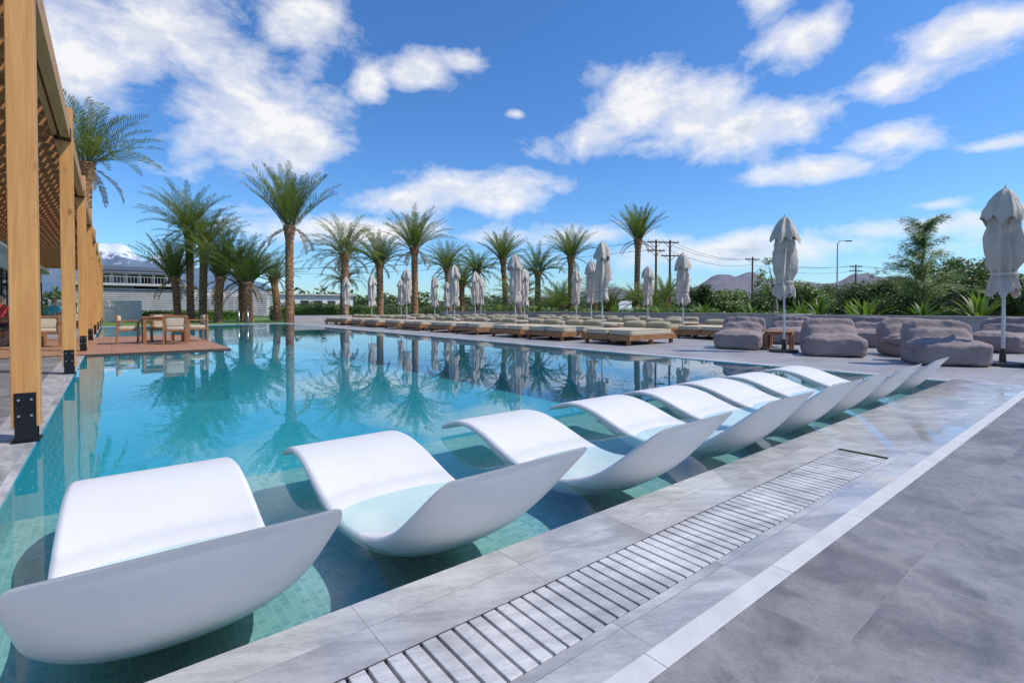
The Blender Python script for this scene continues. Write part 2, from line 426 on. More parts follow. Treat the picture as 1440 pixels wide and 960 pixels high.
for i,xr in enumerate(rights):
    loc=(xr-.375,1.45+rnd.uniform(-.02,.025),rnd.uniform(-.006,.006)); rz=rnd.uniform(-.02,.02)
    if first is None:
        first=LM.make('pool_lounger',[M_white],loc,rz)
        sd=first.modifiers.new('sub','SUBSURF'); sd.levels=1; sd.render_levels=1
    else:
        o=inst(first,loc,rz)
        for mo in list(o.modifiers): o.modifiers.remove(mo)
        sd=o.modifiers.new('sub','SUBSURF'); sd.levels=1; sd.render_levels=1

# ------------------------------------------------------------ pergola
pg=bpy.data.objects.new('timber_pergola',None); scene.collection.objects.link(pg)
posts=[5.2+5.0*i for i in range(9)]
m=MB(); s=MB()
for y in posts:
    m.b2(-.59,-.43,y,y+.16,.11,4.05,0)
    for xx in (-6.2,): m.b2(xx-.08,xx+.08,y,y+.16,.11,4.05,0)
    for xx,w in((-.51,.1),(-6.2,.1)):
        s.b2(xx-.06,xx+.06,y-.008,y-.001,.0,.37,0)           # front plate
        s.b2(xx-.06,xx+.06,y+.161,y+.168,.0,.37,0)
        s.b2(xx-.05,xx+.05,y+.002,y+.158,.0,.108,0)
        s.b2(xx-.08,xx+.08,y-.03,y+.19,.0,.010,0)
        for zz in(.2,.32):
            for dx in(-.035,.035): s.cyl((xx+dx,y-.008,zz),(xx+dx,y-.022,zz),.009,n=6,mat=1)
    s.b2(-.645,-.592,y+.01,y+.15,3.55,3.83,0)
m.make('posts',[M_post],bevel=.006,parent=pg)
s.make('steel_brackets',[M_steel,M_bolt],parent=pg)
m=MB()
for i,y in enumerate(posts[:-1]):   # beams span between the posts
    m.b2(-.565,-.455,y+.163,y+4.997,3.55,3.80,0)
m.b2(-.668,-.598,5.0,45.6,3.60,3.84,0)
m.b2(-6.3,-6.1,5.0,45.6,3.5,3.8,0)
m.make('edge_beams',[M_beamy],bevel=.005,parent=pg)
s=MB()
for y in posts[:-1]:
    for yy in(y+.17,y+4.85): s.b2(-.575,-.445,yy,yy+.14,3.535,3.70,0)
s.make('beam_shoes',[M_steel],parent=pg)
m=MB(); y=5.5
while y<45.5:
    m.b2(-6.4,-.675,y,y+.06,3.66,3.88,0); y+=.5
m.make('rafters',[M_raft],parent=pg)
m=MB(); x=-6.4
while x<-.7:
    m.b2(x,x+.11,5.1,45.6,3.884,3.93,0); x+=.165
m.make('roof_slats',[M_slat],parent=pg)

# ------------------------------------------------------------ restaurant building (left)
rb=MB()
rb.b2(-9,-3.6,26,46,0,3.3,0); rb.b2(-9.3,-3.2,25.7,46.3,3.3,3.55,1)
for i in range(6):
    y0=26.6+i*3.2; rb.b2(-3.6,-3.57,y0,y0+2.6,.1,2.6,2)
    rb.b2(-3.57,-3.54,y0-.06,y0,.1,2.7,3);rb.b2(-3.57,-3.54,y0+2.6,y0+2.66,.1,2.7,3);rb.b2(-3.57,-3.54,y0,y0+2.6,2.6,2.7,3);rb.b2(-3.57,-3.545,y0+1.27,y0+1.33,.1,2.6,3)
rb.b2(-7.4,-4.2,25.97,26,.1,2.6,2)
rb.make('restaurant_building',[M_wall,M_wall,M_glass,M_steel])
rb=MB(); rb.b2(-3.4,1.8,47,47.3,0,1.6,0); rb.make('garden_wall',[M_wall])

# hotel wing with louvres (far left)
hb=MB()
hb.b2(-3,13,70,80,0,2.9,0); hb.b2(-3.5,7.5,69,80,3.5,3.75,1)
hb.b2(-3,6,71,80,2.9,3.5,3)
hb.b2(-2.5,6.5,70.6,80,3.75,5.0,0); 
hb.add([(-3.4,69.2,5.0),(7.6,69.2,5.0),(7.6,81,6.2),(-3.4,81,6.2),(-3.4,69.2,5.2),(7.6,69.2,5.2),(7.6,81,6.4),(-3.4,81,6.4)],
 [(0,3,2,1),(4,5,6,7),(0,1,5,4),(1,2,6,5),(2,3,7,6),(3,0,4,7)],2)
for i in range(7): hb.b2(-2.3+i*1.25,-1.3+i*1.25,70.57,70.6,3.85,4.8,3)
for i in range(13):
    hb.b2(-3.2,17,69.4,69.46,.15+i*.24,.29+i*.24,1)
for i in range(9): hb.b2(-3.2+i*2.5,-3.1+i*2.5,69.46,69.6,0,3.3,1)
for i in range(6): hb.b2(8+i*1.6,9.2+i*1.6,69.97,70,.3,2.5,3)
# balcony railing on the upper floor
hb.b2(-3.4,7.4,69.05,69.1,4.45,4.5,1)
for i in range(37): hb.b2(-3.4+i*.3,-3.37+i*.3,69.06,69.09,3.75,4.45,1)
hb.make('hotel_building',[M_wall,M_louv,M_roof,M_glass])
hb=MB()
hb.b2(17,30,78,86,0,3.0,0); hb.b2(16.6,30.4,77.6,86.4,3.0,3.2,1)
for i in range(6): hb.b2(18+i*2,19.2+i*2,77.97,78,.9,2.2,2)
hb.make('white_bungalow',[M_wall,M_louv,M_glass])

# ------------------------------------------------------------ planter wall (right)
w=MB()
w.b2(18.3,18.55,-8,8,0,.74); w.b2(18.55,22.0,7.75,8,0,.74); w.b2(21.75,22.0,8,37,0,.74)
w.b2(18.27,18.58,-8,8.03,.74,.79); w.b2(18.58,22.03,7.72,8.03,.74,.79); w.b2(21.72,22.03,8.03,37,.74,.79)
w.make('planter_wall',[M_conc],bevel=.01)
w=MB(); w.b2(18.56,22.6,-8,7.74,0,.62); w.b2(22.01,24.5,7.76,37,0,.62); w.make('planter_soil',[M_soil])
w=MB()
w.b2(10,22,37.0,37.25,0,.5); w.make('low_garden_wall',[M_conc],bevel=.01)

# ------------------------------------------------------------ palms
def palm(x,y,zc,R,n=58,up=.6,tr=.26,seed=0,droop=1.0,dry=6,name='date_palm_tree'):
    r=random.Random(seed); m=MB(); ph=r.uniform(0,6.28)
    lx,ly=r.uniform(-.25,.25),r.uniform(-.25,.25)
    rs=[]; H=zc; steps=max(6,int(H/.085)); n_=16
    for i in range(steps+1):
        t=i/steps; z=H*t; ring=[]
        cx=lx*t*t; cy=ly*t*t
        base=tr*(1.25-.25*min(1,t*6)) if t<.2 else tr
        if t>.86: base=tr*(1+1.0*(t-.86)/.14*.6)
        for j in range(n_):
            a=2*math.pi*j/n_
            saw=((z/.34)+(.5 if j%2 else 0)+j*.125)%1.0
            rr=base*(1+.22*(saw-.4)+.05*noise.noise(Vector((j,z*3,seed))))
            ring.append((cx+rr*math.cos(a),cy+rr*math.sin(a),z))
        rs.append(ring)
    m.rings(rs,0,True,False)
    top=Vector((lx,ly,H))
    for i in range(n+dry):
        isdry=i>=n
        q=(i+.5)/n
        az=i*2.39996+ph+r.uniform(-.15,.15)
        if isdry: e0=r.uniform(-.6,-.2); dr=1.0; L=R*r.uniform(.55,.75)
        else:
            e0=1.48-(1.48+.15-up*.75)*q**.9+r.uniform(-.1,.1)
            dr=(1.05+.35*q)*droop*r.uniform(.75,1.2)-.35*up; L=R*r.uniform(.85,1.12)*(1.1-.2*abs(q-.45))
        K=9; pts=[]; pos=top+Vector((math.cos(az),math.sin(az),0))*tr*.7+Vector((0,0,r.uniform(-.35,.1)))
        tw=r.uniform(-.25,.25); a2=az
        for k in range(K+1):
            pts.append(pos.copy()); t=k/K; el=e0-dr*t**1.5; a2=az+tw*t
            pos=pos+Vector((math.cos(a2)*math.cos(el),math.sin(a2)*math.cos(el),math.sin(el)))*(L/K)
        mi=2 if isdry else 1
        m.tube([pts[k] for k in range(0,K+1,3)],[.035,.025,.015,.006],3,mi)
        NL=30
        for q2 in range(NL):
            t=.12+.88*(q2+.5)/NL; kf=t*K; k=min(int(kf),K-1); u=kf-k
            P=pts[k].lerp(pts[k+1],u); T=(pts[k+1]-pts[k]).normalized()
            S=T.cross(Vector((0,0,1))); S=S.normalized() if S.length>.02 else Vector((-math.sin(az),math.cos(az),0))
            U=S.cross(T)
            ll=L*.145*(math.sin(math.pi*min(1,t*.9+.08))**.55)*r.uniform(.85,1.15)
            for sd in(-1,1):
                if r.random()<.04: continue
                D=(S*sd*.66+T*.72+U*r.uniform(.1,.5)).normalized()
                tip=P+D*ll; tip.z-=ll*r.uniform(.0,.18)
                wv=T*.022*(R/2.6)
                midp=P.lerp(tip,.5)+Vector((0,0,ll*.04))
                m.add([P-wv*.6,P+wv*.6,midp+wv,tip,midp-wv],[(0,1,2,4),(4,2,3)],mi,False)
    return m.make(name,[M_trunk,M_frond,M_frond2],(x,y,0))
PL=[ # x,y,trunk top z,frond length,upness,radius
 (10.0,38.1,6.9,4.1,1.35,.27),(4.7,44.9,6.9,3.6,.75,.25),(5.3,43.2,5.6,3.2,.85,.25),(6.0,41.3,3.3,3.5,1.3,.25),
 (3.9,45.2,3.4,3.2,1.2,.24),(7.7,39.9,2.9,3.2,1.0,.27),(7.8,42.6,3.2,2.9,.9,.26),(10.4,43.2,3.4,2.4,.6,.25),
 (-1.4,45.9,11.2,4.9,.6,.3),(14.1,38.3,5.3,3.2,.2,.27),(17.7,40.0,4.9,3.0,.7,.27),(20.6,39.3,6.3,3.4,1.0,.27),
 (24.2,39.5,4.8,2.8,.6,.25),(28.5,41.2,4.8,2.8,.3,.26),(30.7,39.5,6.0,2.9,1.1,.25),(31.9,36,4.6,3.0,.4,.27),
 (34.3,34,5.9,2.9,1.0,.26),(39.3,30.1,7.6,3.2,1.3,.26),(15.8,43.7,3.6,2.2,.0,.18),(26.5,41,3.4,2.6,.3,.25)]
for i,(x,y,zc,R,up,tr) in enumerate(PL):
    palm(x,y,zc,R,44 if R>2.4 else 34,up,tr,seed=i*7+3,droop=1.15-.3*up,dry=5)
for i,(x,y) in enumerate([(30,31.5),(32.5,33),(34.5,31.2),(36.5,31),(37.5,28.8),(40,27.2),(42,25.2),(28,34),(24.5,30),(36,26)]):
    palm(x,y,1.1+.5*(i%3),2.1+.2*(i%2),34,.9,.24,seed=100+i,dry=2)

# ------------------------------------------------------------ broadleaf trees / shrubs
def leafball(m,c,r,n,size,R_,mat=1,flat=1.0):
    for _ in range(n):
        d=Vector((R_.gauss(0,1),R_.gauss(0,1),R_.gauss(0,1))).normalized()*r*(R_.random()**.45)
        d.z*=flat; p=c+d
        a=Vector((R_.gauss(0,1),R_.gauss(0,1),R_.gauss(0,1))).normalized(); b=a.orthogonal().normalized()
        a*=size*R_.uniform(.6,1.3); b*=size*.5*R_.uniform(.6,1.2)
        m.add([p-a,p-b,p+a,p+b],[(0,1,2,3)],mat)
def tree(x,y,h,r,mat,seed,dense=1.0,name='broadleaf_tree',size=.11,trunk=True):
    R_=random.Random(seed); m=MB(); top=h-r*.9
    m.tube([(0,0,0),(.05,.03,h*.25),(.0,.08,h*.5)],[h*.035,h*.028,h*.02],7,0)
    nc=int(22*dense)
    for i in range(nc):
        a=R_.uniform(0,6.28); rr=r*R_.random()**.5*.95; zz=h*.28+(h*.62)*R_.random()
        k=1-abs((zz/h)-.55)*.9; c=Vector((math.cos(a)*rr*k,math.sin(a)*rr*k,zz))
        m.tube([(0,.05,h*.3),(c.x*.5,c.y*.5,(c.z+h*.35)/2),tuple(c)],[h*.014,h*.008,h*.003],4,0)
        leafball(m,c,r*R_.uniform(.22,.4),int(130*dense),size*R_.uniform(.8,1.2),R_,1,.8)
    return m.make(name,[M_tbark,mat],(x,y,0))
T=[(41.6,11.6,3.0,2.2,M_leafd),(44,14.5,2.8,2.2,M_leafd),(39.6,6.8,4.2,2.5,M_leafd),(42,8.6,3.2,2.2,M_leafd),(38.9,4.4,2.9,1.8,M_leafd),
   (39,14.9,2.9,1.9,M_leafl),(37,16.6,2.5,1.7,M_leafd),(31.9,19.3,2.7,1.4,M_leafd),(34,18,2.3,1.4,M_leafl),(45,11,3.1,2.3,M_leafd),(46,6,3.3,2.5,M_leafd),(42,18,2.8,2,M_leafd)]
for i,(x,y,h,r,mt) in enumerate(T): tree(x,y,h,r,mt,200+i,1.25)
tree(31,13.6,4.9,1.2,M_leafl,301,.45,'young_tree',.10)
tree(33,20.5,3.6,1.0,M_leafl,302,.4,'young_tree',.09)
# wispy tree with drooping feathery foliage
def wispy(x,y,h,seed):
    R_=random.Random(seed); m=MB()
    m.tube([(0,0,0),(.05,0,1.2),(0,.05,2.2),(.05,0,3.2)],[.07,.055,.04,.02],7,0)
    for i in range(46):
        z0=R_.uniform(.6,3.5); a=R_.uniform(0,6.28); L=R_.uniform(.8,1.5)*(1.2 if z0<2.2 else .65); e=R_.uniform(.6,1.35)
        pts=[]; p=Vector((0,0,z0))
        for k in range(8):
            pts.append(p.copy()); el=e-1.5*(k/7)**1.5; p=p+Vector((math.cos(a)*math.cos(el),math.sin(a)*math.cos(el),math.sin(el)))*L/7
        m.tube(pts,[.013-.0015*k for k in range(8)],4,0)
        for k in range(1,8):
            for q in range(24):
                b=pts[k]+Vector((R_.gauss(0,.07),R_.gauss(0,.07),R_.gauss(0,.07)))
                d=Vector((math.cos(a)+R_.gauss(0,.8),math.sin(a)+R_.gauss(0,.8),R_.uniform(-.9,.5))).normalized()*R_.uniform(.1,.26)
                o=d.orthogonal().normalized()*.012
                m.add([b-o,b+o,b+d],[(0,1,2)],1)
    return m.make('wispy_tree',[M_tbark,M_leafl],(x,y,.5))
wispy(23.4,5.0,4.5,5)
# agaves / strelitzia clumps in the planter
def agave(x,y,z,s,seed,n=22,mat=None,name='agave_plant'):
    R_=random.Random(seed); m=MB()
    for i in range(n):
        a=i*2.4+R_.uniform(-.2,.2); e=R_.uniform(.5,1.35); L=s*R_.uniform(.7,1.1); w=s*.07
        S=Vector((-math.sin(a),math.cos(a),0)); p=Vector((0,0,0)); rows=[]
        for k in range(6):
            t=k/5; el=e-.7*t*t; ww=w*(math.sin(math.pi*(.25+.75*t))+.02)
            rows.append([p-S*ww,p+Vector((0,0,-ww*.5)),p+S*ww]); p=p+Vector((math.cos(a)*math.cos(el),math.sin(a)*math.cos(el),math.sin(el)))*L/5
        m.rings(rows,0,False,True,False)
    return m.make(name,[mat or M_hedge],(x,y,z))
for i,(x,y,s) in enumerate([(19.4,7.0,.9),(19.3,5.6,1.0),(19.6,4.2,.8),(19.5,2.9,1.0),(19.5,1.4,.9),(20.8,6.4,.9),(22.9,9,.9),(22.8,11,.8),(22.9,13.5,1.0),(22.8,16,.8),(22.9,19,.9),(22.9,22,.9),(23,26,1),(23,30,1),(20.8,0.2,1.0)]):
    agave(x,y,.6,s,400+i,mat=M_leafl if i%2 else M_hedge)
# hedges and distant tree masses
def hedge(name,x0,x1,y0,y1,h,n,size,mat,seed,lump=.0):
    R_=random.Random(seed); m=MB()
    m.b2(x0+.15,x1-.15,y0+.15,y1-.15,0,h*.8*(1-.5*min(1,lump)),0)
    for _ in range(n):
        x=R_.uniform(x0,x1); y=R_.uniform(y0,y1); hh=h*(1+lump*noise.noise(Vector((x*.13,y*.13,seed)))+.5*lump*noise.noise(Vector((x*.5,y*.5,seed))))
        z=hh*(R_.random()**.5)
        p=Vector((x,y,z)); a=Vector((R_.gauss(0,1),R_.gauss(0,1),R_.gauss(0,1))).normalized(); b=a.orthogonal().normalized()
        a*=size*R_.uniform(.6,1.3); b*=size*.55
        m.add([p-a,p-b,p+a,p+b],[(0,1,2,3)],0)
    m.make(name,[mat])
hedge('clipped_hedge',10.5,20,45.5,46.7,1.15,5000,.09,M_hedge,1)
hedge('clipped_hedge',1.5,9.5,49,50,.8,3000,.09,M_hedge,2)
hedge('shrub_row',24.6,26,9,36,1.0,5000,.12,M_hedge,3,.8)
hedge('shrub_row',12,34,46,49,1.1,6000,.14,M_leafd,8,.8)
hedge('distant_tree_line',18,140,96,104,3.2,9000,.5,M_leafd,4,.9)
hedge('distant_tree_line',95,103,-20,96,2.8,8000,.5,M_leafd,5,.9)
hedge('distant_tree_line',-60,18,110,118,3.6,4000,.5,M_leafd,6,.9)
hedge('distant_tree_line',55,60,-10,30,1.7,7000,.22,M_leafd,7,.9)
hedge('distant_tree_line',150,160,-60,220,5.0,6000,.8,M_leafd,9,.9)

# ------------------------------------------------------------ mountains
def mountains(name,az0,az1,Rr,hf,mat):
    m=MB(); n=160; rs=[]
    for k in range(6):
        row=[]
        for i in range(n+1):
            a=rad(az0+(az1-az0)*i/n); t=i/n
            h=hf(math.degrees(a))*(1+.25*noise.fractal(Vector((math.degrees(a)*.35,k*.6,0)),1,2,5))
            f=[0,.35,.7,1,.7,0][k]; rr=Rr+(k-3)*350
            row.append((math.sin(a)*rr,math.cos(a)*rr,-5+max(0,h)*f+ (15*noise.noise(Vector((i*.9,k,2))) if 0<k<5 else 0)))
        rs.append(row)
    m.rings(rs,0,False,True,False); m.make(name,[mat])
def hl(a): return 560*math.exp(-((a+.5)/7.5)**2)+330*math.exp(-((a-9)/6)**2)+260*math.exp(-((a+14)/8)**2)
def hr(a): return 110+270*math.exp(-((a-62)/5.5)**2)+200*math.exp(-((a-74)/6)**2)+120*math.exp(-((a-50)/6)**2)+200*math.exp(-((a-100)/14)**2)
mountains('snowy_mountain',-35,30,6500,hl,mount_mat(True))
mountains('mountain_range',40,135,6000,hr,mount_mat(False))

# ------------------------------------------------------------ umbrellas
def umbrella(x,y,seed,H=3.1):
    R_=random.Random(seed); m=MB()
    m.cyl((0,0,0),(0,0,H-.1),.026,n=10,mat=1)
    m.cyl((0,0,0),(0,0,.06),.3,.3,n=20,mat=2); m.cyl((0,0,.06),(0,0,.3),.05,.04,n=12,mat=2)
    def canvas(prof,ph,amp,n=72,lobes=8,zig=0.0):
        rs=[]
        for (z,r_) in prof:
            ring=[]
            for j in range(n):
                a=2*math.pi*j/n
                sharp=1-2*abs(math.sin(lobes*a/2+ph+.9*math.sin(z*2.1+seed)))**.6
                fold=amp*r_*sharp+amp*.6*r_*math.cos(3*a+z*2+ph)+amp*.4*r_*math.cos(2*a-z*3+seed)
                rr=r_+fold+r_*.3*noise.noise(Vector((math.cos(a)*2,math.sin(a)*2,z*2.2+seed)))
                bot=max(0,1-(z-prof[-1][0])/.25)
                dz=zig*bot*math.cos(lobes*a+ph)+zig*bot*.8*math.cos(3*a+seed)
                ring.append((rr*math.cos(a),rr*math.sin(a),z+dz))
            rs.append(ring)
        m.rings(rs,0,False,True)
    canvas(catmull([(H-.2,.10),(H-.5,.165),(H-.8,.205),(H-1.1,.22),(H-1.32,.20),(H-1.5,.16),(H-1.66,.20),(H-1.84,.205)],28),R_.uniform(0,6),.22,zig=.05)
    canvas(catmull([(H,.02),(H-.08,.11),(H-.22,.18),(H-.42,.245),(H-.56,.26)],12),R_.uniform(0,6),.16,lobes=7,zig=.06)
    m.cyl((0,0,H-.03),(0,0,H+.05),.025,.01,n=8,mat=1)
    rs=[[ (rr*math.cos(a),rr*math.sin(a),z) for a in [2*math.pi*j/20 for j in range(20)]] for z,rr in((H-1.53,.175),(H-1.50,.185),(H-1.47,.175))]
    m.rings(rs,0,False,True)
    return m.make('closed_parasol',[M_canvas,M_pole,M_hub],(x,y,0),R_.uniform(0,6))
UM=[(12.2,1.5),(12.05,5.1),(12.1,10.6),(12.3,15.2),(12.4,19.8),(12.3,24.4),(12.3,29.0),(12.3,33.2),
    (16.1,10.3),(16.3,14.9),(16.2,19.3),(16.3,23.8),(16.3,28.4),(16.2,33),(19.9,14.6),(19.9,19.3),(19.9,24),(20,28.5),(20,33)]
for i,(x,y) in enumerate(UM): umbrella(x,y,500+i,3.1 if i<3 else 3.0+.1*(i%2))

# ------------------------------------------------------------ daybeds
def daybed():
    m=MB(); LX,LYy=2.15,1.75
    m.b2(-LX/2,LX/2,-LYy/2,-LYy/2+.05,.13,.27,0); m.b2(-LX/2,LX/2,LYy/2-.05,LYy/2,.13,.27,0)
    m.b2(-LX/2,-LX/2+.05,-LYy/2+.052,LYy/2-.052,.13,.27,0); m.b2(LX/2-.05,LX/2,-LYy/2+.052,LYy/2-.052,.13,.27,0)
    for sx in(-1,0,1):
        for sy in(-1,1): m.box((sx*(LX/2-.1),sy*(LYy/2-.12),.063),(.09,.09,.126),0)
    for i in range(12): m.b2(-LX/2+.08+i*.17,-LX/2+.2+i*.17,-LYy/2+.055,LYy/2-.055,.2,.235,0)
    for sy in(-1,1):
        m.sell((-.02,sy*.425,.335),(1.98,.83,.17),.22,36,12,1,wr=.012,seed=sy)
        for zz in(.275,.4):
            pts=[]
            for j in range(41):
                t=2*math.pi*j/40; c,s_=math.cos(t),math.sin(t)
                pts.append((-.02+math.copysign(abs(c)**.22,c)*.985,sy*.425+math.copysign(abs(s_)**.22,s_)*.41,zz))
            m.tube(pts,.008,4,3)
        m.sell((.83,sy*.425,.50),(.30,.78,.22),.45,24,14,2,M=Matrix.Rotation(-.25,3,'Y'),wr=.04,seed=3+sy)
    return m
DB=daybed(); fb=None
beds=[(11.85,y) for y in(9.35,11.9,13.9,16.45,18.5,21.05,23.1,25.7,27.7,30.3,32)]+[(16.0,y) for y in(9.0,11.6,13.6,16.2,18.1,20.6,22.6,25.1,27.1,29.7,31.7)]+[(19.9,y) for y in(13.3,15.9,18,20.6,22.7,25.3,27.2,29.8)]
for i,(x,y) in enumerate(beds):
    if fb is None: fb=DB.make('double_daybed',[M_teak,M_matt,M_roll,M_piping],(x,y,0),0,bevel=.006)
    else: inst(fb,(x+rnd.uniform(-.04,.04),y,0),rnd.uniform(-.03,.03))
# side tables
def sidetable():
    m=MB()
    for i in range(6): m.b2(-.3,.3,-.3+i*.101,-.205+i*.101,.42,.445,0)
    for sx in(-1,1):
        for sy in(-1,1): m.box((sx*.26,sy*.26,.19),(.06,.06,.38),0)
        m.b2(sx*.26-.03,sx*.26+.03,-.229,.229,.36,.415,0); m.b2(-.229,.229,sx*.26-.03,sx*.26+.03,.36,.415,0)
    return m
ST=sidetable(); st=ST.make('teak_side_table',[M_teak],(12.35,.95,0),.1,bevel=.004)
for (x,y,r) in [(12.75,5.5,.3),(13.6,5.9,.1),(12.9,10.6,0),(12.9,15.2,0),(12.9,19.8,0),(12.9,24.4,0),(15.6,3.3,.2),(16.9,10.3,0)]: inst(st,(x,y,0),r)

# ------------------------------------------------------------ bean bag chairs
tx=bpy.data.textures.new('fabric_wrinkles','CLOUDS'); tx.noise_scale=.12; tx.noise_depth=2
tx2=bpy.data.textures.new('fabric_sag','CLOUDS'); tx2.noise_scale=.45; tx2.noise_depth=1
def beanbag(seed,loc,rz):
    m=MB(); W=1.1
    # one slouching lounger bag: box seat, reclined back panel, seat cushion swell
    m.sell((0,-.06,.20),(W,1.10,.42),.32,48,20,0,wr=.05,seed=seed)
    m.sell((0,.36,.42),(W*.95,.36,.72),.42,48,20,0,M=Matrix.Rotation(-.30,3,'X'),wr=.06,seed=seed+5)
    m.sell((0,.20,.40),(W*.88,.36,.44),.5,40,14,0,M=Matrix.Rotation(-.6,3,'X'),wr=.06,seed=seed+6)
    m.sell((0,-.14,.38),(W*.86,.74,.16),.6,40,12,0,wr=.05,seed=seed+9)
    ob=m.make('bean_bag_chair',[M_bean],loc,rz)
    rm=ob.modifiers.new('remesh','REMESH'); rm.mode='VOXEL'; rm.voxel_size=.022; rm.use_smooth_shade=True
    sm=ob.modifiers.new('smooth','SMOOTH'); sm.factor=.5; sm.iterations=4
    for t,s_ in((tx2,.075),(tx,.032)):
        d=ob.modifiers.new('disp','DISPLACE'); d.texture=t; d.strength=s_; d.mid_level=.5; d.texture_coords='GLOBAL'
    # piped seams and the carry handle
    s=MB()
    s.tube([(-.12,.62,.62),(-.1,.68,.70),(.1,.68,.70),(.12,.62,.62)],.014,5,0)
    for sx in(-1,1): s.tube([(sx*W*.485,-.50,.24),(sx*W*.50,-.1,.27),(sx*W*.495,.25,.28)],.010,5,0)
    so_=s.make('seams',[M_bean2]); so_.parent=ob
    return ob
for sdd,loc,rz in [(1,(12.15,4.15,0),-1.05),(7,(12.4,6.3,0),-1.3),(13,(11.85,2.25,0),-1.1),(4,(15.7,4.5,0),-1.5),(8,(13.3,3.0,0),-.9),(9,(15.2,6.3,0),-1.4),(10,(13.6,.2,0),-1.2),(12,(16.2,2.0,0),-1.8)]:
    beanbag(sdd,loc,rz)

# ------------------------------------------------------------ dining sets
def chair(x,y,rz):
    m=MB()
    for sx in(-1,1):
        m.box((sx*.26,-.24,.31),(.045,.045,.62),0); m.box((sx*.26,.24,.40),(.045,.045,.80),0)
        m.box((sx*.26,0,.635),(.06,.55,.03),0)
        m.box((sx*.26,0,.38),(.03,.43,.05),0)
    m.box((0,-.24,.38),(.47,.03,.05),0); m.box((0,.24,.38),(.47,.03,.05),0); m.box((0,.24,.775),(.47,.03,.05),0)
    m.sell((0,0,.44),(.49,.48,.10),.35,24,10,1); m.sell((0,.19,.63),(.46,.10,.30),.4,24,10,1)
    return m.make('dining_chair',[M_teak,M_matt],(x,y,.02),rz,bevel=.003)
def table(x,y,s=1.0):
    m=MB(); 
    for i in range(8): m.b2(-.55*s,.55*s,-.45+i*.1135,-.345+i*.1135,.72,.75,0)
    for sx in(-1,1):
        for sy in(-1,1): m.box((sx*.48*s,sy*.4,.35),(.08,.08,.70),0)
        m.b2(-.44*s,.44*s,sx*.4-.02,sx*.4+.02,.63,.715,0)
        m.b2(sx*.48*s-.02,sx*.48*s+.02,-.36,.36,.63,.715,0)
    return m.make('dining_table',[M_teak],(x,y,.02),0,bevel=.003)
table(1.2,17.6); chair(.35,17.7,math.pi/2); chair(1.4,16.75,math.pi-.15); chair(2.0,17.8,-math.pi/2+.1); chair(1.2,18.5,0)
table(-1.9,18.2); chair(-1.3,17.4,math.pi); chair(-2.3,19,0)
table(-2.0,27.6); chair(-2.4,26.7,math.pi+.1); chair(-1.5,28.5,0); chair(-1.45,26.7,math.pi)
table(-3.2,23,1); chair(-3,22.2,math.pi); chair(-3,23.8,0)
table(-1.8,33,1); chair(-1.4,32.2,math.pi); chair(-1.8,33.8,0)

# ------------------------------------------------------------ seated people
def person(x,y,rz,shirt,pants,hair,seed=0):
    m,k,b=newmat('clothing_and_skin'); v=objc(k); sep=k.new('ShaderNodeSeparateXYZ'); k.l.new(v,sep.inputs[0])
    skin=(.50,.29,.20)
    z=k.math('MULTIPLY',sep.outputs[2],1/1.5)
    col=k.ramp(z,[(0,(.03,.02,.02)),(.05,skin),(.27,pants),(.40,shirt),(.735,skin)]); 
    for e in [n for n in k.n if n.bl_idname=='ShaderNodeValToRGB']: e.color_ramp.interpolation='CONSTANT'
    hand=k.rng(sep.outputs[1],-.33,-.34); up=k.rng(sep.outputs[2],.62,.63)
    col=k.mix(k.math('MULTIPLY',hand,up),col,rgba(skin))
    k.l.new(col,b.inputs['Base Color']); b.inputs['Roughness'].default_value=.75
    V=[(0,.05,.52,.15),(0,.08,.70,.145),(0,.07,.90,.16),(0,.05,1.04,.11),(0,.03,1.13,.055),(0,.01,1.22,.085),(0,0,1.31,.095),(0,0,1.38,.07)]
    E=[(i,i+1) for i in range(7)]
    def chain(root,pts):
        pr=root
        for q in pts: V.append(q); E.append((pr,len(V)-1)); pr=len(V)-1
    for s in(-1,1):
        chain(0,[(s*.10,-.02,.52,.10),(s*.12,-.24,.53,.085),(s*.13,-.42,.52,.065),(s*.13,-.42,.30,.055),(s*.13,-.40,.09,.04),(s*.14,-.52,.045,.035)])
        chain(3,[(s*.17,.06,1.02,.065),(s*.23,.04,.88,.048),(s*.25,-.02,.76,.042),(s*.20,-.22,.74,.036),(s*.15,-.36,.77,.028),(s*.14,-.42,.77,.032)])
    V.append((0,-.10,1.285,.012)); E.append((6,len(V)-1))
    me=bpy.data.meshes.new('seated_person'); me.from_pydata([q[:3] for q in V],E,[]); me.materials.append(m)
    ob=bpy.data.objects.new('seated_person',me); scene.collection.objects.link(ob)
    ob.location=(x,y,.0); ob.rotation_euler=(0,0,rz)
    bpy.context.view_layer.objects.active=ob; ob.modifiers.new('skin','SKIN')
    sv=me.skin_vertices[0].data
    for i,q in enumerate(V): sv[i].radius=(q[3],q[3]*.8 if i in(1,2,3) else q[3])
    sv[0].use_root=True
    sd=ob.modifiers.new('sub','SUBSURF'); sd.levels=2; sd.render_levels=2
    h=MB(); h.sell((0,.03,1.33),(.20,.22,.22),1.0,18,12,0,wr=.08,seed=seed)
    hm=simple('hair',hair,[c*.6 for c in hair],20,.6); ho=h.make('hair',[hm]); ho.parent=ob
person(-1.75,26.75,math.pi+.1,(.04,.30,.33),(.1,.12,.2),(.35,.22,.1),1)
person(-1.5,28.4,0,(.10,.20,.5),(.3,.28,.22),(.08,.04,.02),2)
person(-2.3,18.95,.1,(.55,.05,.04),(.12,.12,.14),(.05,.03,.02),3)
person(-1.8,33.7,.0,(.6,.6,.58),(.1,.1,.15),(.05,.03,.02),4)

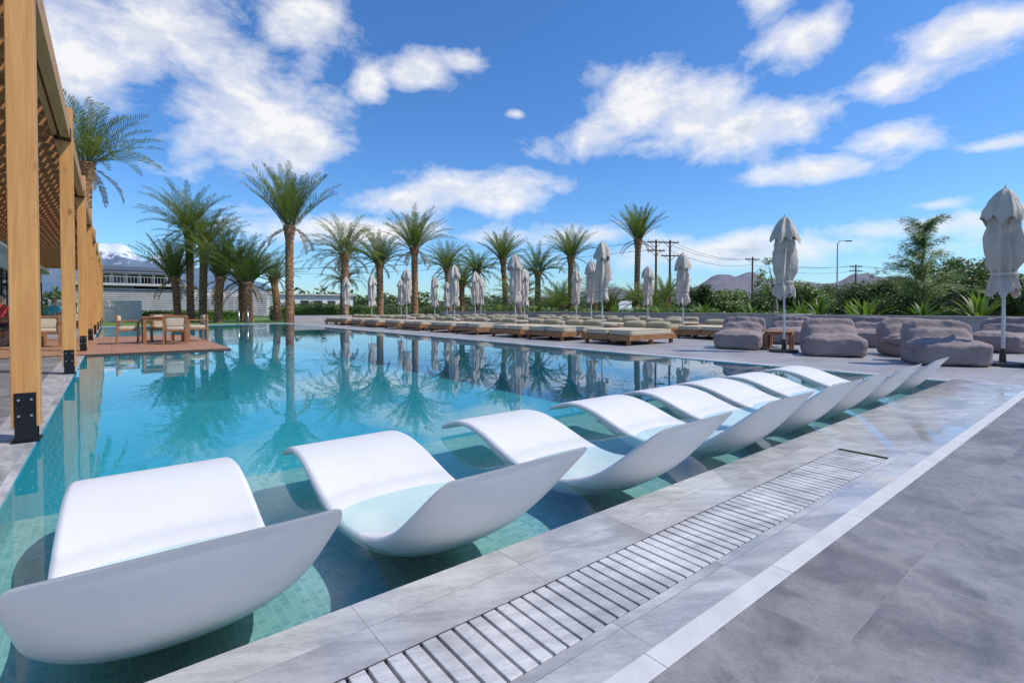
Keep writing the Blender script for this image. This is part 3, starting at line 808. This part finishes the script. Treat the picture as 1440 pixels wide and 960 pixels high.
# ------------------------------------------------------------ utility poles, lamp, wires, ladder
def upole(x,y,H,arms,rz):
    m=MB(); m.cyl((0,0,0),(0,0,H),.16,.11,n=10,mat=0)
    for zz in arms:
        m.box((0,0,zz),(2.2,.12,.14),0)
        for dx in(-.95,-.45,.45,.95): m.cyl((dx,0,zz+.07),(dx,0,zz+.28),.04,.03,n=8,mat=1)
        m.cyl((-.7,.08,zz),(0,.08,zz-.7),.03,n=6,mat=0);m.cyl((.7,.08,zz),(0,.08,zz-.7),.03,n=6,mat=0)
    m.make('utility_pole',[M_bark,M_pole],(x,y,0),rz)
upole(50.9,36.2,9.2,(8.9,7.9),-.6); upole(52.4,35.3,9.2,(8.9,7.3),-.6); upole(79.9,38.7,9.2,(8.8,),-.7); upole(110,33.7,9.3,(8.9,8.1),-.8)
m=MB()
def wire(a,b,sag):
    a=Vector(a);b=Vector(b); m.tube([a.lerp(b,t/14)-Vector((0,0,sag*4*(t/14)*(1-t/14))) for t in range(15)],.022,4,0)
for dz,dy in((0,0),(0,.9),(-1,.3)):
    wire((52.4,35.3+dy,9.1+dz),(79.9,38.7+dy,9.0+dz),.9); wire((79.9,38.7+dy,9.0+dz),(110,33.7+dy,9.1+dz),.9)
    wire((50.9,36.2+dy,9.1+dz),(20,110+dy,9+dz),1.2); wire((110,33.7+dy,9.1+dz),(150,10+dy,9+dz),1)
m.make('overhead_wires',[M_steel])
m=MB(); m.cyl((0,0,0),(0,0,7.4),.09,.055,n=10); m.tube([(0,0,7.4),(.1,-.03,7.62),(.4,-.1,7.72),(.9,-.25,7.74)],[.05,.045,.04,.035],8,0)
m.box((1.15,-.32,7.72),(.6,.2,.09),1,rz=-.27); m.make('street_lamp',[M_louv,M_steel],(56.5,18.9,0),-.3)
m=MB()
for dx in(0,.5):
    m.tube([(dx,.35,0),(dx,.35,.75),(dx,.15,.92),(dx,-.15,.85),(dx,-.25,.4),(dx,-.25,-.9)],.022,8,0)
for zz in(-.3,-.6): m.cyl((0,-.25,zz),(.5,-.25,zz),.02,mat=0)
m.make('pool_ladder',[M_bolt],(6.2,35.1,0))
m=MB()
prof=[(-2.3,.35),(-2.35,.9),(-2.1,1.15),(-1.5,1.25),(-.9,1.85),(-.6,1.95),(2.2,1.95),(2.35,1.7),(2.4,.35)]
rs=[]
for yy,k in((-.92,.96),(-.85,1),(.85,1),(.92,.96)): rs.append([(a*k,yy*(1 if z_<1.2 else .88),.35+(z_-.35)*k) for a,z_ in prof])
m.rings(rs,0,True,False)
m.b2(-.75,2.0,-.935,-.90,1.25,1.75,1)
for xx in(-1.5,1.5):
    for yy in(-1,1): m.cyl((xx,yy*.7,.34),(xx,yy*.94,.34),.34,n=18,mat=2)
m.make('parked_van',[M_wall,M_glass,M_steel],(52,41.5,0),.5)

# ------------------------------------------------------------ world: sky + clouds
W=bpy.data.worlds.new('World'); scene.world=W; W.use_nodes=True
try:
    W.cycles.sampling_method='MANUAL'; W.cycles.sample_map_resolution=256
except Exception as e: print(e)
SUN_AZ,SUN_EL=138,52
gt=bpy.data.node_groups.new('cloud_shape','ShaderNodeTree')
gt.interface.new_socket('Vector',in_out='INPUT',socket_type='NodeSocketVector')
gt.interface.new_socket('Shape',in_out='OUTPUT',socket_type='NodeSocketFloat')
k=N(gt); gi=k.new('NodeGroupInput'); go=k.new('NodeGroupOutput')
sp=k.new('ShaderNodeSeparateXYZ'); k.l.new(gi.outputs[0],sp.inputs[0])
az=k.math('MULTIPLY',k.math('ARCTAN2',sp.outputs[0],sp.outputs[1]),57.2958)
el=k.math('MULTIPLY',k.math('ARCSINE',sp.outputs[2]),57.2958)
cb=k.new('ShaderNodeCombineXYZ'); k.l.new(az,cb.inputs[0]); k.l.new(el,cb.inputs[1])
blobs=[(2.2,23.5,10,5.6),(10.5,18.9,9.5,5.6),(-2.5,20.5,6.5,5.5),(15.8,16.2,4.5,2.8),(17,27.3,5,3),(29,24.4,5.0,1.9),(33,25.6,3,1.3),(22.8,23.3,2.2,1.8),(39.2,21,1.3,.6),
 (54,21.6,7.0,3.6),(58,19.4,7.5,3.4),(64,18,9.5,2.8),(47,18.4,6,2.4),(33.7,12.8,9,2.2),(25.8,11.6,6,1.7),(39,13.8,6,2.0),
 (68.1,24.7,4,3),(65.6,28,3,1.6),(75.5,19.6,4.5,1.8),(81.5,22,6,2.3),(69.9,13.2,6.5,1.4),(76,15.0,4.5,1.8),(82.5,13.2,3,.7),(79,9,2.2,.7),
 (22,8.3,14,1.8),(62,5.8,18,1.8),(77,7.2,9,1.2),(44,8,9,1.4),
 (115,20,16,6),(160,16,18,5),(-45,22,18,7),(-110,18,22,6),(50,48,24,6),(-20,52,18,6)]
acc=None
for (a,e,ra,re) in blobs:
    v=k.vm('MULTIPLY',k.vm('SUBTRACT',cb.outputs[0],(a,e,0)),(1/ra,1/re,0)); L=k.vm('LENGTH',v)
    if acc is None: acc=L
    else:
        n=k.new('ShaderNodeMath',operation='SMOOTH_MIN'); k.l.new(acc,n.inputs[0]); k.l.new(L,n.inputs[1]); n.inputs[2].default_value=.3; acc=n.outputs[0]
k.l.new(k.math('SUBTRACT',1.0,acc),go.inputs[0])
k=N(W.node_tree); bgn=k.n['Background']; out=k.n['World Output']
sky=k.new('ShaderNodeTexSky'); sky.sky_type='NISHITA'; sky.sun_disc=False
sky.sun_elevation=rad(SUN_EL); sky.sun_rotation=rad(SUN_AZ); sky.altitude=0; sky.air_density=1.0; sky.dust_density=.5; sky.ozone_density=2.5
hs=k.new('ShaderNodeHueSaturation'); hs.inputs['Saturation'].default_value=1.16; k.l.new(sky.outputs[0],hs.inputs['Color'])
skc=k.mix(1.0,hs.outputs[0],(.68,.96,1.24,1),'MULTIPLY')
k.l.new(skc,bgn.inputs['Color']); bgn.inputs['Strength'].default_value=.14
tc=k.vm('NORMALIZE',k.new('ShaderNodeTexCoord').outputs['Generated'])
gn=k.new('ShaderNodeGroup'); gn.node_tree=gt; k.l.new(tc,gn.inputs[0]); shape=gn.outputs[0]
def nz(vec,det): return k.noise(mp(k,vec,(1,1,1.7)),8.0,det,.61,.2)
n1=nz(tc,7); n1b=nz(k.vm('ADD',tc,(.016,-.012,.026)),5)
d0=k.math('ADD',shape,k.math('MULTIPLY',k.math('SUBTRACT',n1,.5),3.0))
alpha=k.rng(d0,-.12,.85); alpha=k.math('POWER',alpha,1.0)
lit=k.rng(k.math('SUBTRACT',n1,n1b),-.09,.10)
thick=k.rng(d0,.3,1.4)
sh=k.math('SUBTRACT',1.0,k.math('MULTIPLY',thick,k.math('SUBTRACT',1.0,lit)),clamp=True)
ccol=k.ramp(sh,[(.05,(.48,.57,.73)),(.45,(.70,.76,.86)),(.9,(.95,.95,.97))])
bc=k.new('ShaderNodeBackground'); k.l.new(ccol,bc.inputs['Color']); bc.inputs['Strength'].default_value=1.0
sz=k.new('ShaderNodeSeparateXYZ'); k.l.new(tc,sz.inputs[0])
alpha=k.math('MULTIPLY',alpha,k.rng(sz.outputs[2],.0,.14,.4,.97))
mx=k.new('ShaderNodeMixShader'); k.l.new(alpha,mx.inputs[0]); k.l.new(bgn.outputs[0],mx.inputs[1]); k.l.new(bc.outputs[0],mx.inputs[2])
k.l.new(mx.outputs[0],out.inputs['Surface'])

sl=bpy.data.lights.new('sun','SUN'); sl.energy=3.8; sl.angle=rad(.5); sl.color=(1,.93,.83)
so=bpy.data.objects.new('sun',sl); scene.collection.objects.link(so)
sv=Vector((math.sin(rad(SUN_AZ))*math.cos(rad(SUN_EL)),math.cos(rad(SUN_AZ))*math.cos(rad(SUN_EL)),math.sin(rad(SUN_EL))))
so.rotation_euler=sv.to_track_quat('Z','Y').to_euler(); so.location=(0,0,30)

# ------------------------------------------------------------ camera
cam=bpy.data.cameras.new('camera'); co=bpy.data.objects.new('camera',cam); scene.collection.objects.link(co)
cam.sensor_width=36; cam.lens=17.65; cam.clip_start=.05; cam.clip_end=20000; cam.shift_y=-.0236
co.location=(0,0,1.0); co.rotation_euler=(rad(89.0),0,rad(-38.6)); scene.camera=co
scene.view_settings.view_transform='Standard'; scene.view_settings.look='None'; scene.view_settings.exposure=0
